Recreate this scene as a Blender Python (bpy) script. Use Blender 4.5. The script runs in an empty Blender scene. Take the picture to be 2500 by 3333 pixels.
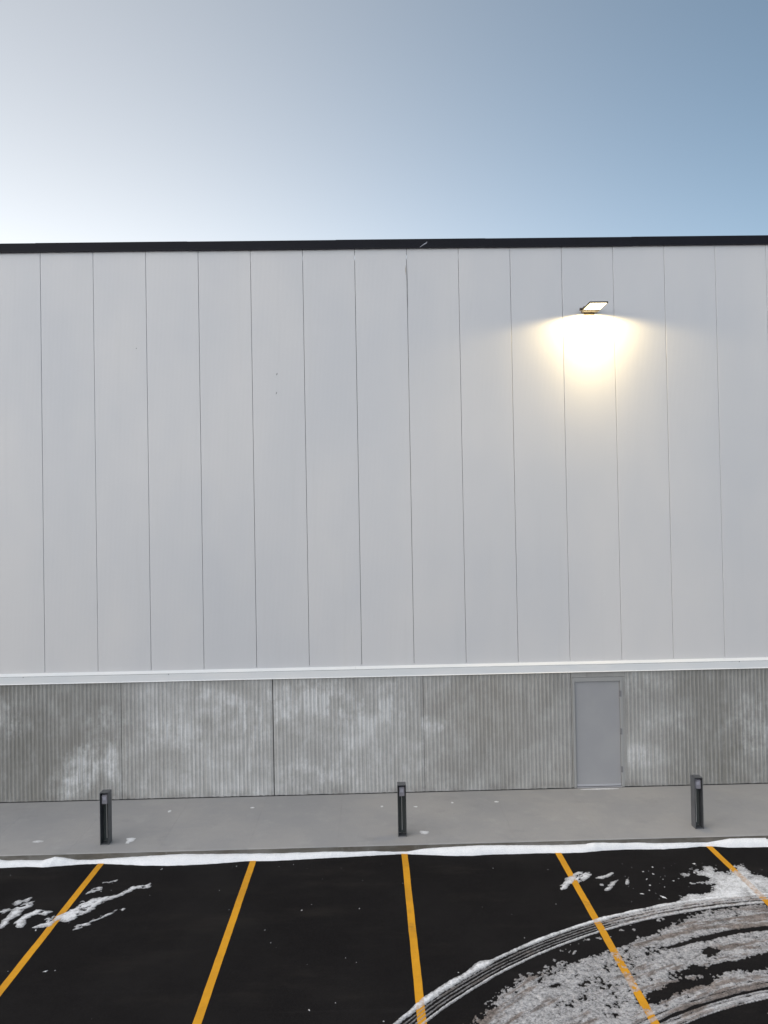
import bpy, bmesh, math, random
import numpy as np
from mathutils import Vector, Matrix, noise as mnoise

random.seed(7)
rng = np.random.default_rng(11)
scene = bpy.context.scene
C = scene.collection

# ------------------------------------------------------------------ camera, sky, sun, exposure
CAM_D, CAM_H = 14.7105, 5.4912
YAW, PITCH, ROLL = 0.0194, 0.0139, -0.0182
cd = bpy.data.cameras.new('camera')
cam = bpy.data.objects.new('camera', cd)
C.objects.link(cam)
w = Vector((math.sin(YAW) * math.cos(PITCH), math.cos(YAW) * math.cos(PITCH), math.sin(PITCH)))
r0 = Vector((math.cos(YAW), -math.sin(YAW), 0))
u0 = r0.cross(w)
rv = r0 * math.cos(ROLL) + u0 * math.sin(ROLL)
uv = -r0 * math.sin(ROLL) + u0 * math.cos(ROLL)
cam.matrix_world = Matrix(((rv.x, uv.x, -w.x, 0), (rv.y, uv.y, -w.y, -CAM_D), (rv.z, uv.z, -w.z, CAM_H), (0, 0, 0, 1)))
cd.sensor_fit = 'VERTICAL'
cd.sensor_height = 34.6
cd.lens = 24.40
cd.clip_start = 0.1
cd.clip_end = 3000
scene.camera = cam

SUN_EL, SUN_AZ = math.radians(45.0), math.radians(-95)      # azimuth from +Y (the view), positive to the right
world = bpy.data.worlds.new('World')
scene.world = world
world.use_nodes = True
nt = world.node_tree
bg = nt.nodes['Background']
sky = nt.nodes.new('ShaderNodeTexSky')
sky.sky_type = 'NISHITA'
sky.sun_disc = False
sky.sun_elevation = SUN_EL
sky.sun_rotation = SUN_AZ
sky.altitude = 300
sky.air_density = 1.0
sky.dust_density = 6.0
sky.ozone_density = 1.2
# thin high haze all round: paler and brighter towards the sun's side and towards the horizon, one smooth function of direction
def wmath(op, a, b=0.0):
    k = nt.nodes.new('ShaderNodeMath'); k.operation = op
    for i, q in enumerate((a, b)):
        if isinstance(q, (int, float)): k.inputs[i].default_value = q
        else: nt.links.new(q, k.inputs[i])
    return k.outputs[0]
HAZE_HOR, HAZE_SAT, HAZE_WHITE = 4.4, 1.08, 0.66
HAZE_KNEE, GAIN_BASE, GAIN_SUN = 1.0, 0.58, 0.88
tc = nt.nodes.new('ShaderNodeTexCoord')
vm = nt.nodes.new('ShaderNodeVectorMath'); vm.operation = 'DOT_PRODUCT'
nt.links.new(tc.outputs['Generated'], vm.inputs[0])
vm.inputs[1].default_value = (math.sin(SUN_AZ), math.cos(SUN_AZ), 0.0)
sx = nt.nodes.new('ShaderNodeSeparateXYZ'); nt.links.new(tc.outputs['Generated'], sx.inputs[0])
mr = nt.nodes.new('ShaderNodeMapRange'); mr.interpolation_type = 'SMOOTHSTEP'
nt.links.new(vm.outputs['Value'], mr.inputs[0]); mr.inputs[1].default_value = -0.9; mr.inputs[2].default_value = 0.28
sunward = mr.outputs[0]                                   # 0 away from the sun .. 1 towards it
horiz = wmath('POWER', 2.718, wmath('MULTIPLY', wmath('ABSOLUTE', sx.outputs[2]), -4.0))
gain = wmath('MULTIPLY', wmath('ADD', GAIN_BASE, wmath('MULTIPLY', sunward, GAIN_SUN)), wmath('ADD', 0.62, wmath('MULTIPLY', horiz, HAZE_HOR)))
hs = nt.nodes.new('ShaderNodeHueSaturation')
hs.inputs['Saturation'].default_value = HAZE_SAT
hs.inputs['Hue'].default_value = 0.481
nt.links.new(sky.outputs[0], hs.inputs['Color'])
bw = nt.nodes.new('ShaderNodeRGBToBW'); nt.links.new(sky.outputs[0], bw.inputs[0])
wh_ = nt.nodes.new('ShaderNodeMix'); wh_.data_type = 'RGBA'; wh_.blend_type = 'MULTIPLY'
wh_.inputs[0].default_value = 1.0
nt.links.new(bw.outputs[0], wh_.inputs[6]); wh_.inputs[7].default_value = (1.0, 1.0, 1.0, 1)
mx = nt.nodes.new('ShaderNodeMix'); mx.data_type = 'RGBA'
nt.links.new(wmath('ADD', wmath('MULTIPLY', horiz, 0.5), wmath('MULTIPLY', sunward, wmath('ADD', HAZE_WHITE, wmath('MULTIPLY', horiz, 0.1)))), mx.inputs[0])
mx.clamp_factor = True
nt.links.new(hs.outputs[0], mx.inputs[6]); nt.links.new(wh_.outputs[2], mx.inputs[7])
sc_ = nt.nodes.new('ShaderNodeVectorMath'); sc_.operation = 'SCALE'
knee = wmath('DIVIDE', 1.0, wmath('ADD', 1.0, wmath('DIVIDE', bw.outputs[0], HAZE_KNEE)))   # the haze spreads the glow round the sun
nt.links.new(mx.outputs[2], sc_.inputs[0]); nt.links.new(wmath('MULTIPLY', gain, knee), sc_.inputs['Scale'])
nt.links.new(sc_.outputs[0], bg.inputs[0])
bg.inputs[1].default_value = 0.15

sd = bpy.data.lights.new('sun', 'SUN')
sd.energy = 0.75
sd.angle = math.radians(110)
sd.color = (1.0, 0.95, 0.89)
sun = bpy.data.objects.new('sun', sd)
C.objects.link(sun)
sdir = Vector((math.sin(SUN_AZ) * math.cos(SUN_EL), math.cos(SUN_AZ) * math.cos(SUN_EL), math.sin(SUN_EL)))
sun.rotation_euler = (-sdir).to_track_quat('-Z', 'Y').to_euler()
sun.location = sdir * 60

vs = scene.view_settings
vs.view_transform = 'Standard'
vs.look = 'None'
vs.exposure = 1.78
vs.gamma = 1.0

# ------------------------------------------------------------------ helpers
def tag(o, label=None, cat=None, group=None, kind=None):
    if label: o['label'] = label
    if cat: o['category'] = cat
    if group: o['group'] = group
    if kind: o['kind'] = kind
    return o

def mesh(name, verts, faces, mats=None, smooth=False, mi=None):
    me = bpy.data.meshes.new(name)
    me.from_pydata([tuple(map(float, v)) for v in verts], [], [tuple(int(i) for i in f) for f in faces])
    for m in (mats if isinstance(mats, (list, tuple)) else [mats]):
        if m: me.materials.append(m)
    if mi is not None:
        me.polygons.foreach_set('material_index', mi)
    if smooth:
        me.polygons.foreach_set('use_smooth', [True] * len(me.polygons))
    me.update()
    return me

def obj(name, me, parent=None, loc=(0, 0, 0)):
    o = bpy.data.objects.new(name, me)
    C.objects.link(o)
    o.location = loc
    if parent: o.parent = parent
    return o

def empty(name, loc=(0, 0, 0)):
    o = bpy.data.objects.new(name, None)
    C.objects.link(o)
    o.location = loc
    return o

def bm_box(bm, x0, x1, y0, y1, z0, z1, bev=0.0, seg=2):
    b = bmesh.new()
    bmesh.ops.create_cube(b, size=1)
    for v in b.verts:
        v.co = Vector(((v.co.x + .5) * (x1 - x0) + x0, (v.co.y + .5) * (y1 - y0) + y0, (v.co.z + .5) * (z1 - z0) + z0))
    if bev:
        bmesh.ops.bevel(b, geom=b.edges[:], offset=bev, segments=seg, affect='EDGES', profile=0.5)
    me = bpy.data.meshes.new('tmp')
    b.to_mesh(me); b.free()
    bm.from_mesh(me)
    bpy.data.meshes.remove(me)

def box_mesh(name, x0, x1, y0, y1, z0, z1, mat, bev=0.0, seg=2):
    bm = bmesh.new()
    bm_box(bm, x0, x1, y0, y1, z0, z1, bev, seg)
    return bm_mesh(name, bm, mat)

def bm_mesh(name, bm, mat, smooth=False):
    me = bpy.data.meshes.new(name)
    bmesh.ops.recalc_face_normals(bm, faces=bm.faces[:])
    bm.to_mesh(me); bm.free()
    for m in (mat if isinstance(mat, (list, tuple)) else [mat]): me.materials.append(m)
    if smooth:
        me.polygons.foreach_set('use_smooth', [True] * len(me.polygons))
    return me

def extrude_x(name, prof, x0, x1, mat, smooth=False):
    """closed (y,z) profile swept along x, with end caps"""
    n = len(prof)
    v = [(x0, y, z) for y, z in prof] + [(x1, y, z) for y, z in prof]
    f = [(i, (i + 1) % n, n + (i + 1) % n, n + i) for i in range(n)]
    f += [tuple(range(n))[::-1], tuple(range(n, 2 * n))]
    bm = bmesh.new()
    vv = [bm.verts.new(p) for p in v]
    for q in f: bm.faces.new([vv[i] for i in q])
    return bm_mesh(name, bm, mat, smooth)

# ------------------------------------------------------------------ materials
def mat(name, col, rough=0.6, spec=0.5, metal=0.0):
    m = bpy.data.materials.new(name)
    m.use_nodes = True
    b = m.node_tree.nodes['Principled BSDF']
    b.inputs['Base Color'].default_value = (*col, 1)
    b.inputs['Roughness'].default_value = rough
    b.inputs['Specular IOR Level'].default_value = spec
    b.inputs['Metallic'].default_value = metal
    return m

class N:
    """tiny node helper"""
    def __init__(s, m):
        s.m = m; s.t = m.node_tree; s.b = s.t.nodes['Principled BSDF']
        s.geo = s.t.nodes.new('ShaderNodeNewGeometry')
        s.pos = s.geo.outputs['Position']
    def link(s, a, b): s.t.links.new(a, b)
    def setin(s, sock, v):
        if hasattr(v, 'is_output') or isinstance(v, bpy.types.NodeSocket): s.link(v, sock)
        else: sock.default_value = v
    def mapping(s, scale=(1, 1, 1), loc=(0, 0, 0), src=None):
        n = s.t.nodes.new('ShaderNodeMapping')
        s.link(src or s.pos, n.inputs[0])
        n.inputs['Scale'].default_value = scale
        n.inputs['Location'].default_value = loc
        return n.outputs[0]
    def noise(s, scale, detail=4, rough=0.55, vec=None, dist=0.0, out='Fac'):
        n = s.t.nodes.new('ShaderNodeTexNoise')
        n.inputs['Scale'].default_value = scale
        n.inputs['Detail'].default_value = detail
        n.inputs['Roughness'].default_value = rough
        n.inputs['Distortion'].default_value = dist
        s.link(vec or s.pos, n.inputs['Vector'])
        return n.outputs[out]
    def voronoi(s, scale, vec=None, feature='F1', out='Distance'):
        n = s.t.nodes.new('ShaderNodeTexVoronoi')
        n.feature = feature
        n.inputs['Scale'].default_value = scale
        s.link(vec or s.pos, n.inputs['Vector'])
        return n.outputs[out]
    def math(s, op, a, b=0.0, c=None, clamp=False):
        n = s.t.nodes.new('ShaderNodeMath')
        n.operation = op; n.use_clamp = clamp
        s.setin(n.inputs[0], a); s.setin(n.inputs[1], b)
        if c is not None: s.setin(n.inputs[2], c)
        return n.outputs[0]
    def rng(s, v, a, b, c=0.0, d=1.0, smooth=True):
        n = s.t.nodes.new('ShaderNodeMapRange')
        n.interpolation_type = 'SMOOTHSTEP' if smooth else 'LINEAR'
        s.setin(n.inputs[0], v)
        for i, q in enumerate((a, b, c, d)): n.inputs[1 + i].default_value = q
        return n.outputs[0]
    def mix(s, fac, a, b, mode='MIX'):
        n = s.t.nodes.new('ShaderNodeMix')
        n.data_type = 'RGBA'; n.blend_type = mode
        s.setin(n.inputs[0], fac)
        for k, q in ((6, a), (7, b)):
            if isinstance(q, (tuple, list)): n.inputs[k].default_value = (*q[:3], 1)
            else: s.link(q, n.inputs[k])
        return n.outputs[2]
    def bump(s, h, strength=0.3, dist=0.01):
        n = s.t.nodes.new('ShaderNodeBump')
        n.inputs['Strength'].default_value = strength
        n.inputs['Distance'].default_value = dist
        s.link(h, n.inputs['Height'])
        s.link(n.outputs[0], s.b.inputs['Normal'])
    def sep(s, v=None):
        n = s.t.nodes.new('ShaderNodeSeparateXYZ')
        s.link(v or s.pos, n.inputs[0])
        return n.outputs
    def attr(s, name):
        n = s.t.nodes.new('ShaderNodeAttribute')
        n.attribute_name = name
        return n.outputs['Fac']
    def color(s, v): s.setin(s.b.inputs['Base Color'], v)
    def rough(s, v): s.setin(s.b.inputs['Roughness'], v)

M = {}
# off-white prefinished steel of the insulated wall panels
m = mat('panel_steel', (0.60, 0.61, 0.625), 0.42, 0.5); n = N(m)
a = n.noise(0.35, 3, vec=n.mapping((1, 1, 0.5)))
b_ = n.noise(1.6, 4, vec=n.mapping((3.0, 1, 0.12)))
c1 = n.mix(n.rng(a, .3, .7), (0.615, 0.625, 0.655), (0.700, 0.692, 0.698))
c2 = n.mix(n.math('MULTIPLY', n.rng(b_, .55, .8), 0.16), c1, (0.55, 0.555, 0.56))
oi = n.t.nodes.new('ShaderNodeObjectInfo')
c2 = n.mix(n.rng(oi.outputs['Random'], 0, 1, 0.0, 0.10, False), c2, (0.52, 0.53, 0.56))
n.color(c2)
n.bump(n.noise(1.0, 3, .5, n.mapping((1.6, 1, .35))), .35, .012)      # slight oil-canning of the sheets
n.rough(n.rng(n.noise(2.2, 3), .3, .7, .38, .46))
n.b.inputs['Coat Weight'].default_value = 0.6
n.b.inputs['Coat Roughness'].default_value = 0.30
M['panel'] = m
M['joint'] = mat('joint_gasket', (0.13, 0.13, 0.135), 0.8, 0.2)
# charcoal coping
m = mat('coping_metal', (0.018, 0.019, 0.026), 0.55, 0.15); n = N(m)
n.color(n.mix(n.noise(1.2, 4), (0.008, 0.009, 0.012), (0.014, 0.014, 0.022)))
M['coping'] = m
M['scuff'] = mat('scuffed_metal', (0.32, 0.33, 0.38), 0.6, 0.4)
M['dent'] = mat('scraped_paint', (0.15, 0.155, 0.16), 0.6, 0.4)
m = mat('rust_stain', (0.40, 0.35, 0.28), 0.7, 0.3)
M['stain'] = m
# white flashing
m = mat('flashing_steel', (0.70, 0.72, 0.75), 0.38, 0.5); n = N(m)
n.color(n.mix(n.rng(n.noise(3.0, 4, vec=n.mapping((.4, 1, 2))), .35, .75), (0.74, 0.765, 0.79), (0.80, 0.81, 0.82)))
M['flash'] = m
# ribbed precast concrete with pale efflorescence clouds
def concrete_wall(name, blobs, ribbed=True):
    m = mat(name, (0.3, 0.3, 0.29), 0.88, 0.25); n = N(m)
    X, Y, Z = n.sep()[0:3]
    big = n.noise(0.55, 5, 0.6, n.mapping((1, 1, 0.8), (3.1, 0, 1.7)))
    base = n.mix(n.rng(big, .32, .68), (0.265, 0.260, 0.248), (0.365, 0.363, 0.358))
    warm = n.noise(0.28, 3, 0.5, n.mapping((1, 1, 1), (9.3, 0, 0)))
    base = n.mix(n.math('MULTIPLY', n.rng(warm, .42, .68), .55), base, (0.285, 0.266, 0.236))
    # clouds of lime bloom
    wob = n.noise(0.8, 6, 0.66, n.mapping((1, 0, 1.1), (5, 2, 8)))
    wob2 = n.noise(3.4, 6, 0.68, n.mapping((1.2, 0, .8), (1, 7, 3)))
    tot = None
    for (bx, bz, rx, rz, amt) in blobs:
        dx = n.math('DIVIDE', n.math('SUBTRACT', X, bx), rx)
        dz = n.math('DIVIDE', n.math('SUBTRACT', Z, bz), rz)
        d = n.math('ADD', n.math('MULTIPLY', dx, dx), n.math('MULTIPLY', dz, dz))
        g = n.math('MULTIPLY', n.rng(d, 0.0, 2.6, 1.0, 0.0), amt)
        tot = g if tot is None else n.math('ADD', tot, g)
    # each pour cured a little differently
    tone = n.math('MULTIPLY', n.rng(X, -5.6, -4.6, 0, 1), n.rng(X, .4, 2.6, 1, 0))
    cloud = n.math('ADD', n.math('MULTIPLY', n.rng(wob, .40, .72), .55), n.math('MULTIPLY', n.rng(wob2, .42, .7), .35))
    if tot is not None:
        bloom = n.math('ADD', n.math('MULTIPLY', cloud, n.math('ADD', .48, n.math('MULTIPLY', tone, .62))), n.math('MULTIPLY', tot, n.math('ADD', .12, n.math('MULTIPLY', cloud, 1.9))), clamp=True)
    else:
        bloom = n.math('MULTIPLY', cloud, .25)
    streak = n.noise(1.0, 3, 0.6, n.mapping((26, 1, 0.9)))
    bloom = n.math('MULTIPLY', bloom, n.rng(streak, .30, .60, .30, 1.0), clamp=True)
    base = n.mix(tone, n.mix(.0, base, base), n.mix(.5, base, (0.45, 0.447, 0.445)))
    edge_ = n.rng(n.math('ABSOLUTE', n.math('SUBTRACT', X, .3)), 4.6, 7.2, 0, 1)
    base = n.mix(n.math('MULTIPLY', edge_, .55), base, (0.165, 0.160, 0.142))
    col = n.mix(bloom, base, (0.66, 0.67, 0.68))
    # vertical run-off streaks and damp ribs
    s2 = n.noise(1.0, 4, 0.65, n.mapping((12.45, 0, 0.35), (0, 0, 4)))
    col = n.mix(n.math('MULTIPLY', n.rng(s2, .52, .78), .42), col, (0.165, 0.163, 0.157))
    s3 = n.noise(1.0, 3, 0.5, n.mapping((40, 1, 1.1), (2, 0, 4)))
    col = n.mix(n.math('MULTIPLY', n.rng(s3, .55, .75), .22), col, (0.60, 0.60, 0.59))
    # dirt splashed up from the walk
    foot = n.math('MULTIPLY', n.rng(Z, 0.0, 0.22, 1.0, 0.0), n.rng(n.noise(3.5, 4), .35, .7))
    col = n.mix(n.math('MULTIPLY', foot, .45), col, (0.135, 0.125, 0.11))
    fine = n.noise(55, 4, .7)
    col = n.mix(n.math('MULTIPLY', n.rng(fine, .3, .8), .25), col, (0.20, 0.20, 0.195))
    ridge = n.rng(n.math('ADD', Y, n.math('MULTIPLY', n.noise(7, 3, .6, n.mapping((1, 0, .5))), .006)), .003, .010, 1, 0)
    col = n.mix(n.math('MULTIPLY', ridge, .12), col, (0.60, 0.60, 0.595))
    n.color(col)
    n.bump(n.math('ADD', n.noise(38, 5, .7), n.math('MULTIPLY', n.noise(9, 3), 1.4)), .45, .008)
    return m
BLOBS = [(-1.02, 1.97, .55, .30, .95), (-0.30, 1.68, .40, .30, .75), (-1.25, .42, .50, .25, .75), (1.25, 1.38, .28, .14, .8),
         (0.30, 1.88, .35, .40, .55), (-5.45, 1.62, .25, .20, .75), (-5.75, .85, .45, .22, .8), (-6.15, .30, .35, .25, .75),
         (-5.22, .55, .20, .4, .65), (-5.95, .55, .35, .2, .9), (-5.55, 1.15, .30, .2, .7), (-0.65, 1.25, .6, .25, .35), (-1.9, 1.85, .3, .3, .5), (-4.10, 1.25, .65, .25, .45), (-2.45, 1.55, .35, .40, .45), (-3.2, 1.9, .6, .25, .4),
         (5.40, 2.10, .50, .18, .55), (5.45, .62, .35, .20, .5), (6.00, 1.30, .45, .2, .25), (0.9, .45, .3, .25, .35), (-7.6, 1.6, .5, .4, .5), (7.9, 1.2, .5, .5, .5)]
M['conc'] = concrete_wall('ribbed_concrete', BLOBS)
M['conc_smooth'] = concrete_wall('smooth_concrete', [])
M['door'] = mat('door_paint', (0.205, 0.215, 0.245), 0.45, 0.4)
n = N(M['door']); n.color(n.mix(n.rng(n.noise(1.3, 3), .3, .7), (0.320, 0.324, 0.342), (0.345, 0.348, 0.362)))
M['frame'] = mat('frame_paint', (0.33, 0.333, 0.333), 0.5, 0.4)
M['hinge'] = mat('hinge_steel', (0.19, 0.19, 0.20), 0.5, 0.5)
M['alu'] = mat('aluminium', (0.52, 0.53, 0.57), 0.4, 0.5, 0.5)
M['dark'] = mat('dark_void', (0.02, 0.02, 0.022), 0.9, 0.1)
M['roof'] = mat('roof_membrane', (0.5, 0.5, 0.5), 0.8, 0.3)
# sidewalk concrete
m = mat('sidewalk_concrete', (0.3, 0.29, 0.28), 0.85, 0.3); n = N(m)
a = n.noise(0.45, 5, .6, n.mapping((1, 1, 1), (4, 4, 0)))
col = n.mix(n.rng(a, .3, .7), (0.292, 0.296, 0.308), (0.350, 0.345, 0.345))
b_ = n.noise(2.6, 5, .65)
col = n.mix(n.math('MULTIPLY', n.rng(b_, .5, .8), .30), col, (0.43, 0.43, 0.43))
d_ = n.noise(1.4, 4, .6, n.mapping((1, 1.6, 1), (0, 8, 2)))
col = n.mix(n.math('MULTIPLY', n.rng(d_, .55, .8), .35), col, (0.22, 0.223, 0.232))
f_ = n.noise(1.0, 3, .6, n.mapping((160, 7, 1)))
col = n.mix(n.math('MULTIPLY', n.rng(f_, .35, .75), .22), col, (0.24, 0.238, 0.234))
spk = n.voronoi(2.3, n.mapping((1, 1, 0), (0.4, 0.2, 0)))
col = n.mix(n.math('MULTIPLY', n.rng(spk, .012, .03, 1, 0), .45), col, (0.08, 0.08, 0.08))
n.color(col)
n.bump(n.math('ADD', n.math('MULTIPLY', f_, .5), n.noise(70, 4, .7)), .25, .004)
M['walk'] = m
# kerb face: stained, damp concrete
m = mat('kerb_concrete', (0.13, 0.12, 0.10), 0.85, 0.3); n = N(m)
a = n.noise(1.3, 5, .65, n.mapping((1, 1, 3)))
col = n.mix(n.rng(a, .32, .7), (0.105, 0.095, 0.080), (0.185, 0.178, 0.165))
b_ = n.noise(7.0, 4, .65, n.mapping((1, 1, .5)))
col = n.mix(n.math('MULTIPLY', n.rng(b_, .55, .8), .5), col, (0.26, 0.255, 0.25))
n.color(col); n.bump(n.noise(30, 5, .7), .5, .01)
M['kerb'] = m
# new asphalt
m = mat('asphalt', (0.014, 0.013, 0.014), 0.9, 0.08); n = N(m)
a = n.noise(0.5, 5, .6)
col = n.mix(n.rng(a, .3, .72), (0.0075, 0.0068, 0.0075), (0.0120, 0.0110, 0.0115))
g_ = n.voronoi(120, out='Color')
gs = n.t.nodes.new('ShaderNodeSeparateColor'); n.link(g_, gs.inputs[0])
col = n.mix(n.math('MULTIPLY', n.rng(gs.outputs[0], .3, 1.0, 0, 1, False), .55), col, (0.018, 0.017, 0.017))
b_ = n.noise(1.1, 5, .65, n.mapping((.5, 1.8, 1)))
col = n.mix(n.math('MULTIPLY', n.rng(b_, .50, .78), .55), col, (0.026, 0.023, 0.021))
tr = n.noise(1.0, 3, .5, n.mapping((.22, 5.5, 1), (3, 1, 0)))
col = n.mix(n.math('MULTIPLY', n.rng(tr, .62, .78), .25), col, (0.030, 0.029, 0.029))
n.color(col)
n.rough(n.rng(a, .3, .7, .92, .78))
n.bump(n.math('ADD', n.voronoi(130), n.noise(260, 2)), .6, .006)
M['asphalt'] = m
# road paint
m = mat('yellow_paint', (0.62, 0.27, 0.012), 0.75, 0.3); n = N(m)
a = n.noise(1.6, 5, .65)
col = n.mix(n.rng(a, .35, .72), (0.69, 0.325, 0.010), (0.56, 0.262, 0.011))
b_ = n.noise(60, 4, .75)
col = n.mix(n.math('MULTIPLY', n.rng(b_, .60, .75), .55), col, (0.10, 0.06, 0.02))
e_ = n.noise(2.4, 5, .7, n.mapping((1, 1, 1), (6, 1, 0)))
col = n.mix(n.math('MULTIPLY', n.rng(e_, .56, .76), .55), col, (0.26, 0.135, 0.03))
n.color(col); n.bump(n.noise(180, 3), .4, .004)
M['paint'] = m
# snow: thin crust lets the dark ground through, 'dirt' is road grime, both per-vertex measures of the crust itself
def snow_mat(name, ground):
  global m, n
  m = mat(name, (0.8, 0.82, 0.85), 0.75, 0.25); n = N(m)
  dirt = n.attr('dirt'); thin = n.attr('thin')
  fine = n.noise(60, 4, .7)
  col = n.mix(n.rng(fine, .25, .75), (0.78, 0.81, 0.87), (0.90, 0.91, 0.93))
  col = n.mix(n.math('MULTIPLY', thin, .55), col, (0.34, 0.34, 0.36))
  col = n.mix(dirt, col, (0.300, 0.245, 0.215))
  under = n.mix(n.attr('line'), ground, (0.50, 0.225, 0.010))
  grain = n.noise(60, 4, .7, n.mapping((.8, 1.2, 1)))
  show = n.rng(n.math('ADD', grain, n.math('MULTIPLY', thin, .55)), .50, 1.10, 0, .85)
  show = n.math('MAXIMUM', show, n.math('MULTIPLY', n.attr('line'), n.rng(n.noise(14, 4, .7), .35, .65, .15, .85)))
  col = n.mix(show, col, under)
  n.color(col)
  n.b.inputs['Subsurface Weight'].default_value = 0.0
  n.bump(n.math('ADD', n.noise(45, 4, .7), n.noise(160, 2)), .5, .01)
  return m
M['snow'] = snow_mat('snow', (0.016, 0.015, 0.016))
M['snow_walk'] = snow_mat('snow_on_concrete', (0.30, 0.30, 0.305))
m = mat('snow_field', (0.7, 0.72, 0.75), 0.8, 0.2); n = N(m)
n.color(n.mix(n.rng(n.noise(.05, 5), .4, .6), (0.62, 0.64, 0.68), (0.42, 0.42, 0.42)))
M['field'] = m
M['bronze'] = mat('bollard_paint', (0.058, 0.062, 0.070), 0.42, 0.5)
n = N(M['bronze']); n.color(n.mix(n.rng(n.noise(6, 4), .3, .75), (0.072, 0.077, 0.086), (0.098, 0.102, 0.110)))
M['bronze_in'] = mat('bollard_inner', (0.085, 0.098, 0.098), 0.5, 0.4)
M['rod'] = mat('bollard_fin_edge', (0.60, 0.60, 0.60), 0.4, 0.5)
M['head'] = mat('bollard_head', (0.24, 0.235, 0.27), 0.4, 0.5)
M['headlens'] = mat('bollard_lens', (0.34, 0.34, 0.40), 0.25, 0.5)
M['fixture'] = mat('fixture_bronze', (0.045, 0.035, 0.028), 0.45, 0.5)
m = mat('led_panel', (1, .95, .85), 0.4)
m.node_tree.nodes['Principled BSDF'].inputs['Emission Color'].default_value = (1.0, 0.86, 0.60, 1)
m.node_tree.nodes['Principled BSDF'].inputs['Emission Strength'].default_value = 1.6
M['led'] = m

# ------------------------------------------------------------------ noise on arrays
def hash2(ix, iy, seed):
    h = (ix.astype(np.int64) * 374761393 + iy.astype(np.int64) * 668265263 + seed * 974634777) & 0xFFFFFFFF
    h = ((h ^ (h >> 13)) * 1274126177) & 0xFFFFFFFF
    return ((h ^ (h >> 16)) & 0xFFFF) / 65535.0
def vnoise(x, y, seed=0):
    ix, iy = np.floor(x), np.floor(y)
    fx, fy = x - ix, y - iy
    fx, fy = fx * fx * (3 - 2 * fx), fy * fy * (3 - 2 * fy)
    a, b = hash2(ix, iy, seed), hash2(ix + 1, iy, seed)
    c, d = hash2(ix, iy + 1, seed), hash2(ix + 1, iy + 1, seed)
    return (a + (b - a) * fx) * (1 - fy) + (c + (d - c) * fx) * fy
def fbm(x, y, seed=0, oct=4, gain=.5):
    s, a, t = 0, 1, 0
    for k in range(oct):
        ca, sa = math.cos(k * 0.7), math.sin(k * 0.7)
        s = s + a * vnoise((x * ca - y * sa) * 2 ** k + 17.3 * k, (x * sa + y * ca) * 2 ** k - 9.1 * k, seed + k)
        t += a; a *= gain
    return s / t * 2 - 1            # about -1..1
def sdist(px, py, poly):
    """signed distance, positive inside"""
    p = np.array(poly, float); q = np.roll(p, -1, 0)
    best = np.full(px.shape, 1e9); inside = np.zeros(px.shape, bool)
    for (ax, ay), (bx, by) in zip(p, q):
        ex, ey = bx - ax, by - ay
        t = np.clip(((px - ax) * ex + (py - ay) * ey) / (ex * ex + ey * ey + 1e-12), 0, 1)
        best = np.minimum(best, np.hypot(px - ax - t * ex, py - ay - t * ey))
        if by != ay:
            cond = ((ay > py) != (by > py)) & (px < (bx - ax) * (py - ay) / (by - ay) + ax)
            inside ^= cond
    return np.where(inside, best, -best)
def sstep(a, b, x):
    t = np.clip((x - a) / (b - a), 0, 1)
    return t * t * (3 - 2 * t)

def height_sheet(name, xs, ys, H, z0, dirt, thin, material, line=0.0):
    """snow crust as a sheet over a grid: kept where it stands above the ground, its rim dips just under it"""
    nx, ny = len(xs), len(ys)
    Hc = np.maximum(H, -0.006)
    keepq = (np.maximum(np.maximum(H[:-1, :-1], H[1:, :-1]), np.maximum(H[:-1, 1:], H[1:, 1:])) > 0)
    idx = np.arange(nx * ny).reshape(ny, nx)
    quads = np.stack([idx[:-1, :-1], idx[:-1, 1:], idx[1:, 1:], idx[1:, :-1]], -1)[keepq]
    used = np.unique(quads)
    remap = np.full(nx * ny, -1); remap[used] = np.arange(len(used))
    quads = remap[quads]
    GX, GY = np.meshgrid(xs, ys)
    co = np.stack([GX.ravel()[used], GY.ravel()[used], (z0 + Hc).ravel()[used]], -1)
    me = bpy.data.meshes.new(name)
    me.vertices.add(len(co)); me.vertices.foreach_set('co', co.ravel())
    me.loops.add(quads.size); me.loops.foreach_set('vertex_index', quads.ravel().astype(np.int32))
    me.polygons.add(len(quads)); me.polygons.foreach_set('loop_start', (np.arange(len(quads)) * 4).astype(np.int32))
    me.update(calc_edges=True)
    for nm, arr in (('dirt', dirt), ('thin', thin), ('line', line)):
        at = me.attributes.new(nm, 'FLOAT', 'POINT')
        at.data.foreach_set('value', np.broadcast_to(arr, H.shape).ravel()[used].astype(np.float32))
    me.polygons.foreach_set('use_smooth', [True] * len(quads))
    me.materials.append(material)
    me.validate()
    return me

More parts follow.
